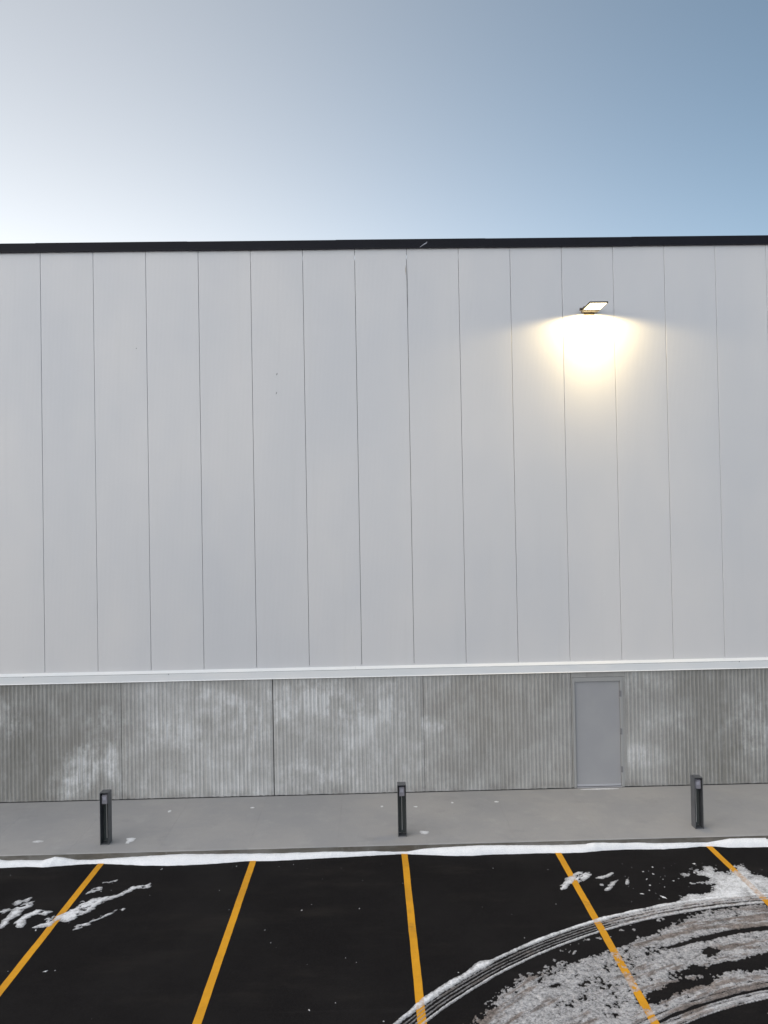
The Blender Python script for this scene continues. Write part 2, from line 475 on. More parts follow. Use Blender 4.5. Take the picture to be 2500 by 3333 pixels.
# ------------------------------------------------------------------ ground
GZ = -0.15
KY = -2.362            # kerb face
g = obj('ground', mesh('ground', [(-900, -900, GZ - .03), (900, -900, GZ - .03), (900, 900, GZ - .03), (-900, 900, GZ - .03)], [(0, 1, 2, 3)], M['field']))
tag(g, 'snow dusted open ground around the lot', kind='structure')
lot = obj('parking_lot', mesh('parking_lot', [(-45, -42, GZ), (45, -42, GZ), (45, -0.3, GZ), (-45, -0.3, GZ)], [(0, 1, 2, 3)], M['asphalt']))
tag(lot, 'fresh black asphalt parking lot', kind='structure')
LINES = [-9.755, -7.185, -4.615, -2.062, 0.482, 3.071, 5.686, 8.25, 10.82]
for i, lx in enumerate(LINES):
    # hand-sprayed edges waver by a few millimetres
    ysn = np.linspace(KY + .01, -7.9, 60)
    L, R_ = [], []
    for k, yy in enumerate(ysn):
        wob = 0.004 * (mnoise.noise(Vector((yy * 2.0, lx, 0))))
        wl = 0.003 * mnoise.noise(Vector((yy * 9.0, lx, 3)))
        wr = 0.003 * mnoise.noise(Vector((yy * 9.0, lx, 7)))
        L.append((lx - .051 + wob + wl, yy, GZ + .004)); R_.append((lx + .051 + wob + wr, yy, GZ + .004))
    v = L + R_; k = len(L)
    o = obj('parking_line', mesh('parking_line', v, [(j, j + 1, k + j + 1, k + j) for j in range(k - 1)], M['paint']), lot)
# make normals point up
for o in lot.children:
    bm = bmesh.new(); bm.from_mesh(o.data)
    for f in bm.faces:
        if f.normal.z < 0: f.normal_flip()
    bm.to_mesh(o.data); bm.free()

# sidewalk: slabs with tooled joints, their front face is the kerb
walk = obj('sidewalk', box_mesh('sidewalk', -23, 23, KY + .03, -0.02, GZ - .02, -0.02, M['dark']))
tag(walk, 'grey broom finished concrete sidewalk along the wall', kind='structure')
SP = 1.527
x = -0.648 - 15 * SP
bmm = bmesh.new()
slab_profile = []
R = 0.016
slab_profile += [(-0.014, GZ - .02), (-0.014, -0.003), (-0.017, 0.0)]
for k in range(6):
    t = k / 5 * math.pi / 2
    slab_profile.append((KY + R - R * math.sin(t), -R + R * math.cos(t)))
slab_profile.append((KY, GZ - .02))
nprof = len(slab_profile)
def slab_mesh(length):
    bm = bmesh.new()
    g_ = .0004
    secs = [(g_, -.0012), (g_ + .003, 0.0), (length - g_ - .003, 0.0), (length - g_, -.0012)]
    rows = []
    for xx, dz in secs:
        rows.append([bm.verts.new((xx, y, z + (dz if z > -.1 else 0))) for y, z in slab_profile])
    for a, b in zip(rows[:-1], rows[1:]):
        for i in range(nprof):
            f = bm.faces.new([a[i], a[(i + 1) % nprof], b[(i + 1) % nprof], b[i]])
            ym = (slab_profile[i][0] + slab_profile[(i + 1) % nprof][0]) / 2
            zm = (slab_profile[i][1] + slab_profile[(i + 1) % nprof][1]) / 2
            f.material_index = 1 if (ym < KY + .004 and zm < -.012) else 0
            f.smooth = True if -.02 < zm and ym < KY + .02 else False
    bm.faces.new(rows[0]); bm.faces.new(rows[-1][::-1])
    return bm_mesh('slab', bm, [M['walk'], M['kerb']])
sm = slab_mesh(SP)
while x < 22:
    if x > -22.5: obj('slab', sm, walk, (x, 0, 0))
    x += SP

# ------------------------------------------------------------------ warehouse
PZ0, PZ1, PTOP = 2.557, 11.10, 11.287
PITCH_X = 1.0668
PX0 = -6.6218
FY = 0.05                # face of the steel panels
wh = empty('warehouse', (0, 0, 0))
tag(wh, 'long white panel warehouse with dark coping and grey ribbed concrete base', 'building')
obj('backing_wall', box_mesh('backing_wall', -21.5, 21.5, 0.10, 28, GZ, 10.9, M['joint']), wh)
obj('roof', box_mesh('roof', -21.5, 21.5, 0.35, 28, 10.905, 10.95, M['roof']), wh)
# micro-ribbed face of one insulated steel panel
def panel_mesh():
    W = PITCH_X - 0.008
    nr, sub = 40, 6
    prof = [(-W / 2, .045), (-W / 2, .004), (-W / 2 + .0025, .001)]
    x0, x1 = -W / 2 + .006, W / 2 - .006
    for k in range(nr * sub + 1):
        t = k / (nr * sub)
        prof.append((x0 + (x1 - x0) * t, -0.0005 * math.cos(t * nr * 2 * math.pi) + .0005))
    prof += [(W / 2 - .0025, .001), (W / 2, .004), (W / 2, .045)]
    zs = [PZ0 + .006, PZ1 + .06]
    n_ = len(prof)
    v = [(px, FY + py, z) for z in zs for px, py in prof]
    f = [(i, i + 1, n_ + i + 1, n_ + i) for i in range(n_ - 1)]
    return mesh('wall_panel', v, f, M['panel'], True)
pm = panel_mesh()
for i in range(-13, 27):
    xc = PX0 + (i + .5) * PITCH_X
    if abs(xc) > 21: continue
    obj('wall_panel', pm, wh, (xc, random.uniform(-.0012, .0012), 0))
# coping pieces with drip edge
CP = 3.05
cprof = [(FY + .32, PTOP - .20), (FY + .32, PTOP + .012), (FY - .03, PTOP), (FY - .034, PTOP - .004), (FY - .034, PTOP - .17), (FY - .046, PTOP - .186), (FY - .046, PTOP - .192), (FY - .028, PTOP - .178), (FY - .026, PTOP - .01), (FY + .30, PTOP + .004), (FY + .31, PTOP - .20)]
cx = -0.60 - 7 * CP
cop = {}
k = 0
while cx < 21:
    dz = 0.0035 * (k % 2)
    c_ = obj('coping', extrude_x('coping', [(y - .0015 * (k % 2), z + dz) for y, z in cprof], 0, CP + .02, M['coping']), wh, (cx, 0, 0))
    cop[round(cx, 2)] = c_
    cx += CP; k += 1
# scuff on the coping: a bent scrape, thin raised burr
sc = []
pts = [(1.098, 11.113, .004), (1.15, 11.150, .008), (1.20, 11.185, .012), (1.235, 11.205, .016), (1.255, 11.215, .013), (1.268, 11.236, .007), (1.275, 11.243, .002)]
vv = []
for x_, z_, w_ in pts:
    vv += [(x_ - w_ * .5, FY - .0378, z_ + w_ * .6), (x_ + w_ * .5, FY - .0378, z_ - w_ * .6)]
host = [o for kx, o in cop.items() if kx <= 1.1 < kx + CP][0]
o = obj('scuff_mark', mesh('scuff_mark', [(a - host.location.x, b, c - .012) for a, b, c in vv], [(2 * j, 2 * j + 1, 2 * j + 3, 2 * j + 2) for j in range(len(pts) - 1)], M['scuff']), host)
tag(o, 'pale scraped mark on the dark coping')
# two scrapes and a stain on the wall panels
def scrape(x_, z_, h_, w_, m_, lean=.3):
    v = []
    for t in np.linspace(0, 1, 7):
        ww = w_ * math.sin(math.pi * min(max(t, .06), .94)) * (.7 + .5 * random.random())
        xx = x_ + (t - .5) * h_ * lean
        v += [(xx - ww / 2, FY - .0035, z_ + (t - .5) * h_), (xx + ww / 2, FY - .0035, z_ + (t - .5) * h_)]
    return mesh('scrape_mark', v, [(2 * j, 2 * j + 1, 2 * j + 3, 2 * j + 2) for j in range(6)], m_)
for (x_, z_, h_, w_) in ((-1.852, 8.553, .05, .016), (-1.868, 8.166, .045, .016), (-4.70, 9.12, .02, .02)):
    obj('scrape_mark', scrape(x_, z_, h_, w_, M['dent']), wh)
obj('stain_mark', scrape(0.822, 10.66, .20, .012, M['stain'], 0.0), wh)
obj('stain_mark', scrape(0.845, 10.25, 1.3, .016, M['dent'], 0.0), wh)

# flashing over the concrete base: sloped upper strip, then lapped fascia pieces
uprof = [(FY + .03, 2.60), (FY + .026, 2.60), (FY + .024, 2.578), (-0.024, 2.520), (-0.024, 2.511), (-0.018, 2.511), (-0.018, 2.518), (FY + .026, 2.572), (FY + .03, 2.572)]
fx = -1.25 - 7 * 2.905
k = 0
while fx < 20.5:
    obj('sill_flashing', extrude_x('sill_flashing', [(y, z) for y, z in uprof], .0008, 2.905 - .0008, M['flash']), wh, (fx + .9, 0, 0))
    # fascia: sheet with clipped upper corner at its lapping end and a kicked drip lip
    bm = bmesh.new()
    yo = -0.026 - .0045 * (k % 2)
    zt, zb = 2.508, 2.372
    Lp = 2.905 + .03
    clip = .055 if k % 5 in (0, 1) else .0
    def sheet(y_, flip):
        ring = [(0, zb), (Lp, zb), (Lp, zt), (clip, zt)] + ([(0, zt - clip)] if clip else [])
        vs_ = [bm.verts.new((a, y_, b)) for a, b in ring]
        bm.faces.new(vs_); return vs_
    fa = sheet(yo, 0); fb = sheet(yo + .0016, 1)
    for i in range(len(fa)):
        j = (i + 1) % len(fa)
        bm.faces.new([fa[i], fa[j], fb[j], fb[i]])
    lip = [bm.verts.new(p) for p in ((0, yo, zb), (Lp, yo, zb), (Lp, yo - .014, zb - .012), (0, yo - .014, zb - .012))]
    bm.faces.new(lip)
    lip2 = [bm.verts.new(p) for p in ((0, yo - .014, zb - .012), (Lp, yo - .014, zb - .012), (Lp, yo + .004, zb - .014), (0, yo + .004, zb - .014))]
    bm.faces.new(lip2)
    obj('fascia', bm_mesh('fascia', bm, M['flash']), wh, (fx, 0, 0))
    fx += 2.905; k += 1

# ribbed precast base panels
def rib_panel(x0, x1, seed, z0=.012, z1=2.50, gl=.005, gr=.005):
    RP = 0.0803
    margin = .012
    W = x1 - x0
    cnt = int((W - 2 * margin) / RP)
    left = (W - cnt * RP) / 2
    prof = [(gl, .055), (gl, .010), (left * .6, .006)]
    for k in range(cnt):
        b = left + k * RP
        r1, r2, r3 = (random.uniform(-1, 1) for _ in range(3))
        dp_ = .0070 + .0018 * r3
        prof += [(b + .004, dp_), (b + .028 + .003 * r1, dp_ + .001), (b + .037 + .003 * r1, .0026), (b + .044 + .003 * r1, .0), (b + .060 + .003 * r2, .0005), (b + .067 + .003 * r2, .0026), (b + .077, dp_ - .001)]
    prof += [(W - left * .6, .006), (W - gr, .010), (W - gr, .055)]
    prof = np.array(prof)
    zs = np.concatenate([[z0, z0 + .03, z0 + .045], np.linspace(z0 + .10, z1, 40)])
    nx = len(prof)
    V = np.zeros((len(zs), nx, 3))
    for j, z in enumerate(zs):
        nz = fbm(prof[:, 0] * 22 + seed * 5.1, np.full(nx, z * 7.0), seed, 3)
        nc = fbm(prof[:, 0] * 60, np.full(nx, z * 22.0 + seed), seed + 9, 2)
        V[j, :, 0] = x0 + prof[:, 0] + .0016 * nc
        y = prof[:, 1] + .0030 * nz + .0035 * np.maximum(nc - .25, 0) * (prof[:, 1] < .005)
        if j < 2: y = np.where(prof[:, 1] > .02, prof[:, 1], np.minimum(y, .004 + .001 * nz))      # plain foot band
        y[0] = y[-1] = .055
        V[j, :, 1] = y
        V[j, :, 2] = z + (.006 * nz if j == 0 else 0)
    idx = np.arange(len(zs) * nx).reshape(len(zs), nx)
    F = np.stack([idx[:-1, :-1], idx[:-1, 1:], idx[1:, 1:], idx[1:, :-1]], -1).reshape(-1, 4)
    return mesh('concrete_panel', V.reshape(-1, 3), F, M['conc'], False)
JX = [-2.034 + 3.053 * k for k in range(-6, 8)]
DX0, DX1 = 4.122, 5.036           # door leaf
s = 0
for a, b in zip(JX[:-1], JX[1:]):
    s += 1
    if a < DX0 < b or abs(a - 4.072) < .2:
        b2 = b; a2 = DX1 + .115
        obj('concrete_panel', rib_panel(a2, b2, s, gl=.001, gr=.001), wh)
    else:
        if a < 4.07 <= b + .2: b = DX0 - .082
        obj('concrete_panel', rib_panel(a, b, s, gl=.010 if abs(a + 2.034) < .01 else (.005 if abs(a) < 6 else .001), gr=.010 if abs(b + 2.034) < .01 else .005), wh)
obj('joint_filler', box_mesh('joint_filler', -21, 21, .052, .098, GZ, 2.5, M['joint']), wh)
o = obj('lintel', box_mesh('lintel', DX0 - .080, DX1 + .113, .004, .06, 2.245, 2.50, M['conc_smooth'], .004), wh)
# jamb returns of smooth concrete beside the frame
for (a, b) in ((DX0 - .080, DX0 - .058), (DX1 + .062, DX1 + .113)):
    obj('door_surround', box_mesh('door_surround', a, b, .0045, .06, .012, 2.243, M['conc_smooth'], .003), wh)

# door
dr = obj('door', box_mesh('door', DX0, DX1, .028, .073, .020, 2.149, M['door'], .002), wh)
tag(dr, 'plain grey steel door')
bm = bmesh.new()
bm_box(bm, DX0 - .056, DX0 - .010, -.004, .09, .004, 2.242, .003)
bm_box(bm, DX1 + .004, DX1 + .060, -.004, .09, .004, 2.242, .003)
bm_box(bm, DX0 - .0095, DX1 + .0035, -.004, .09, 2.158, 2.242, .003)
o = obj('door_frame', bm_mesh('door_frame', bm, [M['frame']]), dr)
for hz in (1.90, 1.13, .36):
    bm = bmesh.new()
    bmesh.ops.create_cone(bm, cap_ends=True, segments=12, radius1=.009, radius2=.009, depth=.125, matrix=Matrix.Translation((DX1 + .003, .016, hz)))
    bm_box(bm, DX1 - .002, DX1 + .030, -.009, -.0045, hz - .06, hz + .06, .001)
    obj('hinge', bm_mesh('hinge', bm, M['hinge']), dr)
obj('door_sweep', box_mesh('door_sweep', DX0 + .004, DX1 - .004, .018, .027, .026, .068, M['alu'], .002), dr)
obj('threshold', box_mesh('threshold', DX0 - .003, DX1 + .003, -.012, .09, .0025, .013, M['alu'], .002), dr)

# ------------------------------------------------------------------ wall light
LX, LZ = 4.59, 9.735
wl = empty('wall_light', (LX, FY, LZ))
tag(wl, 'lit bronze flood light on the upper wall panels', 'light')
bm = bmesh.new()
bm_box(bm, -.185, .185, -.66, -.17, .012, .034, .008, 3)          # housing
for i in range(7):                                                   # cooling fins on top
    xx = -.15 + i * .05
    bm_box(bm, xx - .004, xx + .004, -.56, -.24, .033, .058, .002)
bm_box(bm, -.185, -.163, -.655, -.175, -.002, .014, .003)
bm_box(bm, .163, .185, -.655, -.175, -.002, .014, .003)
bm_box(bm, -.162, .162, -.659, -.646, .0, .014, .003)
bm_box(bm, -.162, .162, -.197, -.172, -.002, .014, .003)
obj('housing', bm_mesh('housing', bm, M['fixture']), wl)
obj('light_panel', box_mesh('light_panel', -.161, .161, -.645, -.198, .004, .010, M['led']), wl)
bm = bmesh.new()
bm_box(bm, -.17, .17, -.168, -.02, -.010, .075, .012, 3)           # driver box
obj('driver_box', bm_mesh('driver_box', bm, M['fixture']), wl)
bm = bmesh.new()
bm_box(bm, -.11, .11, -.0195, .0, -.05, .13, .004)
obj('mounting_plate', bm_mesh('mounting_plate', bm, M['fixture']), wl)
bm = bmesh.new()
bmesh.ops.create_cone(bm, cap_ends=True, segments=20, radius1=.032, radius2=.032, depth=.05, matrix=Matrix.Translation((-.205, -.15, .025)) @ Matrix.Rotation(math.pi / 2, 4, 'Y'))
obj('photocell', bm_mesh('photocell', bm, M['fixture']), wl)
ld = bpy.data.lights.new('lamp_glow', 'AREA')
ld.shape = 'RECTANGLE'; ld.size = .31; ld.size_y = .42
ld.energy = 18
ld.color = (1.0, .76, .37)
ld.spread = math.pi
# full cut-off optics: nothing leaves the lens close to the horizontal
ld.use_nodes = True
lt = ld.node_tree
em = lt.nodes['Emission']
lg = lt.nodes.new('ShaderNodeNewGeometry')
dp = lt.nodes.new('ShaderNodeVectorMath'); dp.operation = 'DOT_PRODUCT'
lt.links.new(lg.outputs['Incoming'], dp.inputs[0]); lt.links.new(lg.outputs['Normal'], dp.inputs[1])
ab = lt.nodes.new('ShaderNodeMath'); ab.operation = 'ABSOLUTE'; lt.links.new(dp.outputs['Value'], ab.inputs[0])
cut = lt.nodes.new('ShaderNodeMapRange'); cut.interpolation_type = 'SMOOTHSTEP'
lt.links.new(ab.outputs[0], cut.inputs[0]); cut.inputs[1].default_value = .06; cut.inputs[2].default_value = .28
inv = lt.nodes.new('ShaderNodeMath'); inv.operation = 'ADD'; lt.links.new(ab.outputs[0], inv.inputs[0]); inv.inputs[1].default_value = .14
dv = lt.nodes.new('ShaderNodeMath'); dv.operation = 'DIVIDE'; lt.links.new(cut.outputs[0], dv.inputs[0]); lt.links.new(inv.outputs[0], dv.inputs[1])
pw = lt.nodes.new('ShaderNodeMath'); pw.operation = 'POWER'; lt.links.new(ab.outputs[0], pw.inputs[0]); pw.inputs[1].default_value = 8.0
ad = lt.nodes.new('ShaderNodeMath'); ad.operation = 'MULTIPLY_ADD'; lt.links.new(pw.outputs[0], ad.inputs[0]); ad.inputs[1].default_value = 1.1; lt.links.new(dv.outputs[0], ad.inputs[2])
lt.links.new(ad.outputs[0], em.inputs['Strength'])
lo = bpy.data.objects.new('lamp_glow', ld)
C.objects.link(lo); lo.parent = wl
lo.location = (0, -.416, -.004)

# ------------------------------------------------------------------ bollard lights
def make_bollard():
    root = empty('bollard_light')
    W, D, H_, t = .148, .165, .895, .007
    o = obj('base_plate', box_mesh('base_plate', -W / 2 + t + .001, W / 2 - t - .001, .012, D - .012, .0, .012, M['bronze'], .002), root)
    obj('side_plate', box_mesh('side_plate', -W / 2, -W / 2 + t, 0, D, 0, H_ - t - .0005, M['bronze'], .0012), root)
    obj('side_plate', box_mesh('side_plate', W / 2 - t, W / 2, 0, D, 0, H_ - t - .0005, M['bronze'], .0012), root)
    obj('top_plate', box_mesh('top_plate', -W / 2, W / 2, 0, D, H_ - t, H_, M['bronze'], .0012), root)
    obj('back_plate', box_mesh('back_plate', -W / 2 + t + .0005, W / 2 - t - .0005, D - .010, D - .003, .013, H_ - t - .001, M['bronze_in']), root)
    bm = bmesh.new()
    # fin: a slim rib on the back plate, flaring into a foot
    ring = [(-.005, H_ - .18), (.005, H_ - .18), (.005, .16), (.016, .06), (.020, .013), (-.020, .013), (-.016, .06), (-.005, .16)]
    fr = [bm.verts.new((a, D - .040, b)) for a, b in ring]
    bk = [bm.verts.new((a * 1.0, D - .011, b)) for a, b in ring]
    bm.faces.new(fr); bm.faces.new(bk[::-1])
    for i in range(len(ring)):
        j = (i + 1) % len(ring)
        bm.faces.new([fr[i], fr[j], bk[j], bk[i]])
    obj('fin', bm_mesh('fin', bm, M['bronze_in']), root)
    fe = obj('fin_edge', box_mesh('fin_edge', -.0045, .0045, D - .0425, D - .0405, .07, H_ - .19, M['rod']), root)
    bm = bmesh.new()
    hp = [(.028, H_ - .20), (.028, H_ - .062), (.046, H_ - .046), (D - .011, H_ - .046), (D - .011, H_ - .20)]
    a = [bm.verts.new((-.047, y, z)) for y, z in hp]; b = [bm.verts.new((.047, y, z)) for y, z in hp]
    bm.faces.new(a); bm.faces.new(b[::-1])
    for i in range(len(hp)):
        j = (i + 1) % len(hp)
        bm.faces.new([a[i], a[j], b[j], b[i]])
    hd = obj('lamp_head', bm_mesh('lamp_head', bm, M['head']), root)
    obj('lens', box_mesh('lens', -.030, .030, .0235, .0275, H_ - .135, H_ - .075, M['headlens'], .002), hd)
    return root
def copy_tree(o, parent=None):
    c = o.copy(); C.objects.link(c); c.parent = parent
    for ch in list(o.children): copy_tree(ch, c)
    return c
b0 = make_bollard()
spots = [((-4.688, -2.065), .0, 'dark grey bollard light farthest from the door, leftmost of the three'),
         ((0.467, -2.055), .0, 'dark grey bollard light seen square on, middle of the three'),
         ((5.689, -2.062), .0, 'dark grey bollard light to the right of the grey door')]
for i, ((bx, by), rz, lab) in enumerate(spots):
    o = b0 if i == 0 else copy_tree(b0)
    o.location = (bx, by, 0.0005)
    o.rotation_euler.z = rz
    tag(o, lab, 'bollard light', 'bollard lights along the sidewalk')

# ------------------------------------------------------------------ snow
# bank ploughed against the kerb: measured crest height on the kerb face and toe on the asphalt
TOP = [(-6.32,-0.075),(-6.17,-0.090),(-5.96,-0.081),(-5.61,-0.094),(-5.41,-0.043),(-5.26,-0.064),(-5.03,-0.106),(-4.81,-0.112),(-4.38,-0.091),(-3.94,-0.074),(-3.51,-0.060),(-3.22,-0.057),(-2.72,-0.070),(-2.21,-0.078),(-1.69,-0.086),(-0.93,-0.082),(-0.61,-0.085),(-0.33,-0.098),(-0.08,-0.090),(0.32,-0.116),(0.52,-0.115),(0.83,-0.073),(1.33,-0.055),(1.84,-0.045),(2.49,-0.060),(3.26,-0.075),(3.56,-0.071),(3.71,-0.051),(4.27,-0.071),(4.53,-0.067),(4.78,-0.090),(5.17,-0.090),(5.68,-0.098),(6.07,-0.040),(6.73,-0.047)]
BOT = [(-6.26,-2.491),(-5.84,-2.472),(-5.55,-2.510),(-5.20,-2.466),(-4.89,-2.437),(-4.61,-2.439),(-4.22,-2.490),(-3.89,-2.542),(-3.49,-2.573),(-3.13,-2.572),(-2.69,-2.546),(-2.19,-2.488),(-1.67,-2.503),(-1.15,-2.471),(-0.43,-2.431),(0.07,-2.398),(0.45,-2.380),(0.69,-2.412),(1.06,-2.468),(1.31,-2.505),(1.64,-2.512),(1.91,-2.484),(2.46,-2.494),(2.72,-2.482),(3.16,-2.508),(3.47,-2.504),(3.86,-2.451),(4.25,-2.434),(4.87,-2.461),(5.26,-2.439),(5.53,-2.401),(5.78,-2.416),(6.01,-2.472),(6.66,-2.491)]
def bank(x0, x1):
    xs = np.arange(x0, x1, .012)
    big = fbm(xs * 1.3, xs * 0 + 3.3, 5, 3)
    tx = np.interp(xs, [p[0] for p in TOP], [p[1] for p in TOP])
    bx = np.interp(xs, [p[0] for p in BOT], [p[1] for p in BOT])
    out = (xs < -6.3) | (xs > 6.7)
    tx = np.where(out, -.075 + .03 * big, tx) + .005 * fbm(xs * 9, xs * 0, 8, 3)
    bx = np.where(out, -2.48 + .05 * big, bx) + .007 * fbm(xs * 11, xs * 0 + 5, 9, 3)
    bx = np.minimum(bx, KY - .012)
    T_ = np.linspace(0, 1, 15)
    V = np.zeros((len(T_), len(xs), 3))
    for j, t in enumerate(T_):
        y = KY + .002 + (bx - KY) * t
        hh = (tx - GZ) * (1 - t ** 2.4) * (1 if j < len(T_) - 1 else 0)
        lump = .006 * fbm(xs * 7, y * 9 + 40, 12, 3) + .003 * fbm(xs * 30, y * 30, 13, 2)
        hh = hh + lump * (math.sin(math.pi * min(t, .98)) + .2) - (.004 if j == len(T_) - 1 else 0)
        V[j, :, 0] = xs; V[j, :, 1] = y; V[j, :, 2] = GZ + hh
    nx = len(xs); idx = np.arange(len(T_) * nx).reshape(len(T_), nx)
    F = np.stack([idx[:-1, :-1], idx[1:, :-1], idx[1:, 1:], idx[:-1, 1:]], -1).reshape(-1, 4)
    me = mesh('snow_bank', V.reshape(-1, 3), F, M['snow'], True)
    for nm in ('dirt', 'thin', 'line'):
        at = me.attributes.new(nm, 'FLOAT', 'POINT')
        at.data.foreach_set('value', np.zeros(len(V.reshape(-1, 3)), np.float32))
    return me
o = obj('snow_bank', bank(-14, 14))
tag(o, 'long low white snow bank lying against the kerb', 'snow', kind='stuff')

# driven-over snow with two curved tyre tracks
TCX, TCY = 6.10, -12.10
def swath():
    st = .0125
    xs = np.arange(0.0, 8.6, st); ys = np.arange(-8.0, -2.75, st)
    X, Y = np.meshgrid(xs, ys)
    rho = np.hypot(X - TCX, Y - TCY); phi = np.arctan2(Y - TCY, X - TCX); arc = -phi * 7.5
    f_big = fbm(X * 1.7, Y * 1.7, 21, 4)
    f_mid = fbm(X * 6, Y * 6, 31, 4, .6)
    f_fin = fbm(X * 30, Y * 30, 41, 3, .7)
    f_arc = fbm(arc * 1.4, rho * 9, 51, 4, .6)                       # drawn out along the driving direction
    f_arcf = fbm(arc * 6, rho * 42, 61, 3, .6)
    main = [(0.55,-8.0),(0.75,-7.2),(1.12,-6.56),(1.31,-6.27),(1.49,-6.06),(1.75,-5.80),(2.03,-5.68),(2.29,-5.50),(2.55,-5.32),(2.74,-5.04),(2.94,-5.03),(3.15,-4.98),(3.37,-4.90),(3.60,-4.80),(4.0,-4.60),(4.6,-4.40),(5.2,-4.28),(8.4,-4.4),(8.6,-6.3),(7.6,-6.05),(6.6,-5.92),(5.6,-5.95),(4.65,-6.12),(4.17,-6.26),(3.6,-6.50),(3.05,-6.72),(2.6,-7.1),(2.2,-7.6),(2.0,-8.0)]
    upper = [(2.85,-4.72),(3.12,-4.56),(3.44,-4.39),(3.82,-4.28),(4.24,-4.14),(4.50,-3.98),(4.68,-3.70),(4.69,-3.46),(4.91,-3.33),(5.35,-3.08),(5.40,-3.26),(5.55,-3.25),(5.72,-3.11),(5.94,-3.15),(6.15,-3.48),(7.0,-3.6),(8.3,-3.55),(8.5,-4.1),(7.0,-4.2),(5.7,-4.12),(4.9,-4.2),(4.1,-4.4),(3.4,-4.62)]
    sm_, su_ = sdist(X, Y, main), sdist(X, Y, upper)
    def soft(s_, w_): return np.clip(s_ / w_, -1.5, 1.0)
    # depth in units of about 2 cm
    d1 = .48 * soft(sm_, .20) - .20 + .32 * f_big + .40 * f_mid + .48 * f_fin + .34 * f_arc
    d2 = .60 * soft(su_, .20) - .14 + .30 * f_big + .55 * f_mid + .34 * f_fin
    # bare patches seen through the crust (centre x, y, half-size along / across)
    holes = [(3.61,-6.02,.26,.09,.80),(3.29,-6.20,.18,.08,.75),(4.24,-5.72,.22,.07,.70),(4.75,-5.60,.40,.10,1.0),(4.89,-3.80,.22,.13,1.3),(5.04,-3.48,.15,.08,1.1),
             (3.42,-4.88,.34,.09,.60),(3.80,-4.78,.25,.07,.55),(3.96,-5.20,.20,.035,.9),(4.41,-5.05,.25,.035,1.1),(4.89,-4.93,.35,.04,1.1),(5.38,-4.86,.4,.04,1.1),(4.34,-5.34,.16,.07,.8),
             (3.11,-4.95,.20,.06,.6),(3.89,-5.74,.22,.08,.7),(2.95,-5.20,.35,.07,.75),(5.6,-5.5,.5,.1,.9),(3.95,-5.95,.2,.06,.6),(2.55,-5.28,.25,.05,.5),(6.6,-5.2,.5,.08,.9)]
    hsum = np.zeros_like(X)
    for hx, hy, ra, rb, am in holes:
        t = math.atan2(hy - TCY, hx - TCX) + math.pi / 2
        ca, sa = math.cos(t), math.sin(t)
        u_ = ((X - hx) * ca + (Y - hy) * sa) / ra; v_ = (-(X - hx) * sa + (Y - hy) * ca) / rb
        hsum += am * np.exp(-(u_ ** 2 + v_ ** 2) * .9)
    d1 = d1 - hsum * 1.15; d2 = d2 - hsum * 1.15
    # the tracks: rolled ribs between two thrown-up ridges
    wob = .022 * fbm(arc * .8, arc * 0, 71, 4)
    r1 = rho + wob + .004 * f_fin
    bulge = .05 * np.exp(-((X - 1.27) / .14) ** 2) + .03 * np.maximum(0, fbm(arc * 3.1, arc * 0 + 2, 72, 3)) + .025 * np.exp(-((X - .85) / .3) ** 2)
    outw = .042 + bulge
    ridge_o = np.exp(-((r1 - 8.105 - outw * .35) / (outw * .75)) ** 2) * (.85 + .6 * f_mid + .4 * f_fin)
    ridge_i = np.exp(-((r1 - 7.895) / .022) ** 2) * (.85 + .5 * f_fin)
    band = (r1 > 7.90) & (r1 < 8.075)
    ribs = .50 * np.cos((r1 - 7.90) / .175 * 2 * math.pi * 3.5) - .18 + .55 * f_arcf + .25 * f_mid
    on1 = sstep(8.2, 7.9, np.abs(arc * 0) + 8.0)                     # whole arc
    tr1 = np.maximum(ridge_o * 1.25 - .42, ridge_i * 1.1 - .40)
    fade = sstep(3.9, 2.9, X)                                        # towards the right the track is only a thin double line
    d = np.maximum(d1, d2)
    d = np.maximum(d, tr1 + .05)
    d_left = np.clip(ribs * .55, -1, .35)
    lines_ = np.exp(-((r1 - 7.952) / .011) ** 2) + np.exp(-((r1 - 8.018) / .009) ** 2) * .8
    d_right = np.maximum(d, .30 + .40 * f_mid + .3 * f_fin) - 1.1 * lines_ * (.75 + .6 * f_arcf)
    d = np.where(band, d_left * fade + d_right * (1 - fade), d)
    # second track
    r2 = np.hypot(X - 5.90, Y + 12.23) + wob
    b2 = (r2 > 6.10) & (r2 < 6.40)
    rb2 = .25 * np.cos((r2 - 6.10) / .30 * 2 * math.pi * 4.0 + 1.0) + .25 + .34 * f_arcf
    gv = np.exp(-((r2 - 6.25) / .016) ** 2)
    d = np.where(b2, np.clip(rb2 - 1.4 * gv + .2 * f_mid, -1, .8), d)
    d = np.where(r2 < 6.10, .62 * fbm(X * 9, Y * 9, 81, 3, .6) + .30 * f_fin - .62, d)
    # swept crumbs in the gap between outer track and crust
    gap = (sm_ < 0) & (r1 < 7.86) & (r2 > 6.4)
    d = np.where(gap, np.maximum(d, .75 * fbm(X * 16, Y * 16, 91, 3, .6) - .22 + 1.3 * np.clip(sm_, -.4, 0)), d)
    # paint sheds snow: thinner over the stall lines
    linem = np.zeros_like(X)
    for lx in (.482, 3.071, 5.686):
        linem = np.maximum(linem, sstep(.056, .046, np.abs(X - lx)))
        ln = np.exp(-((X - lx) / .052) ** 4)
        bare = .10 + .9 * np.exp(-((Y + 4.93) / .14) ** 2) + 1.1 * np.exp(-((Y + 6.24) / .12) ** 2) + .8 * np.exp(-((Y + 4.22) / .05) ** 2)
        if lx > 1: d = d - ln * bare
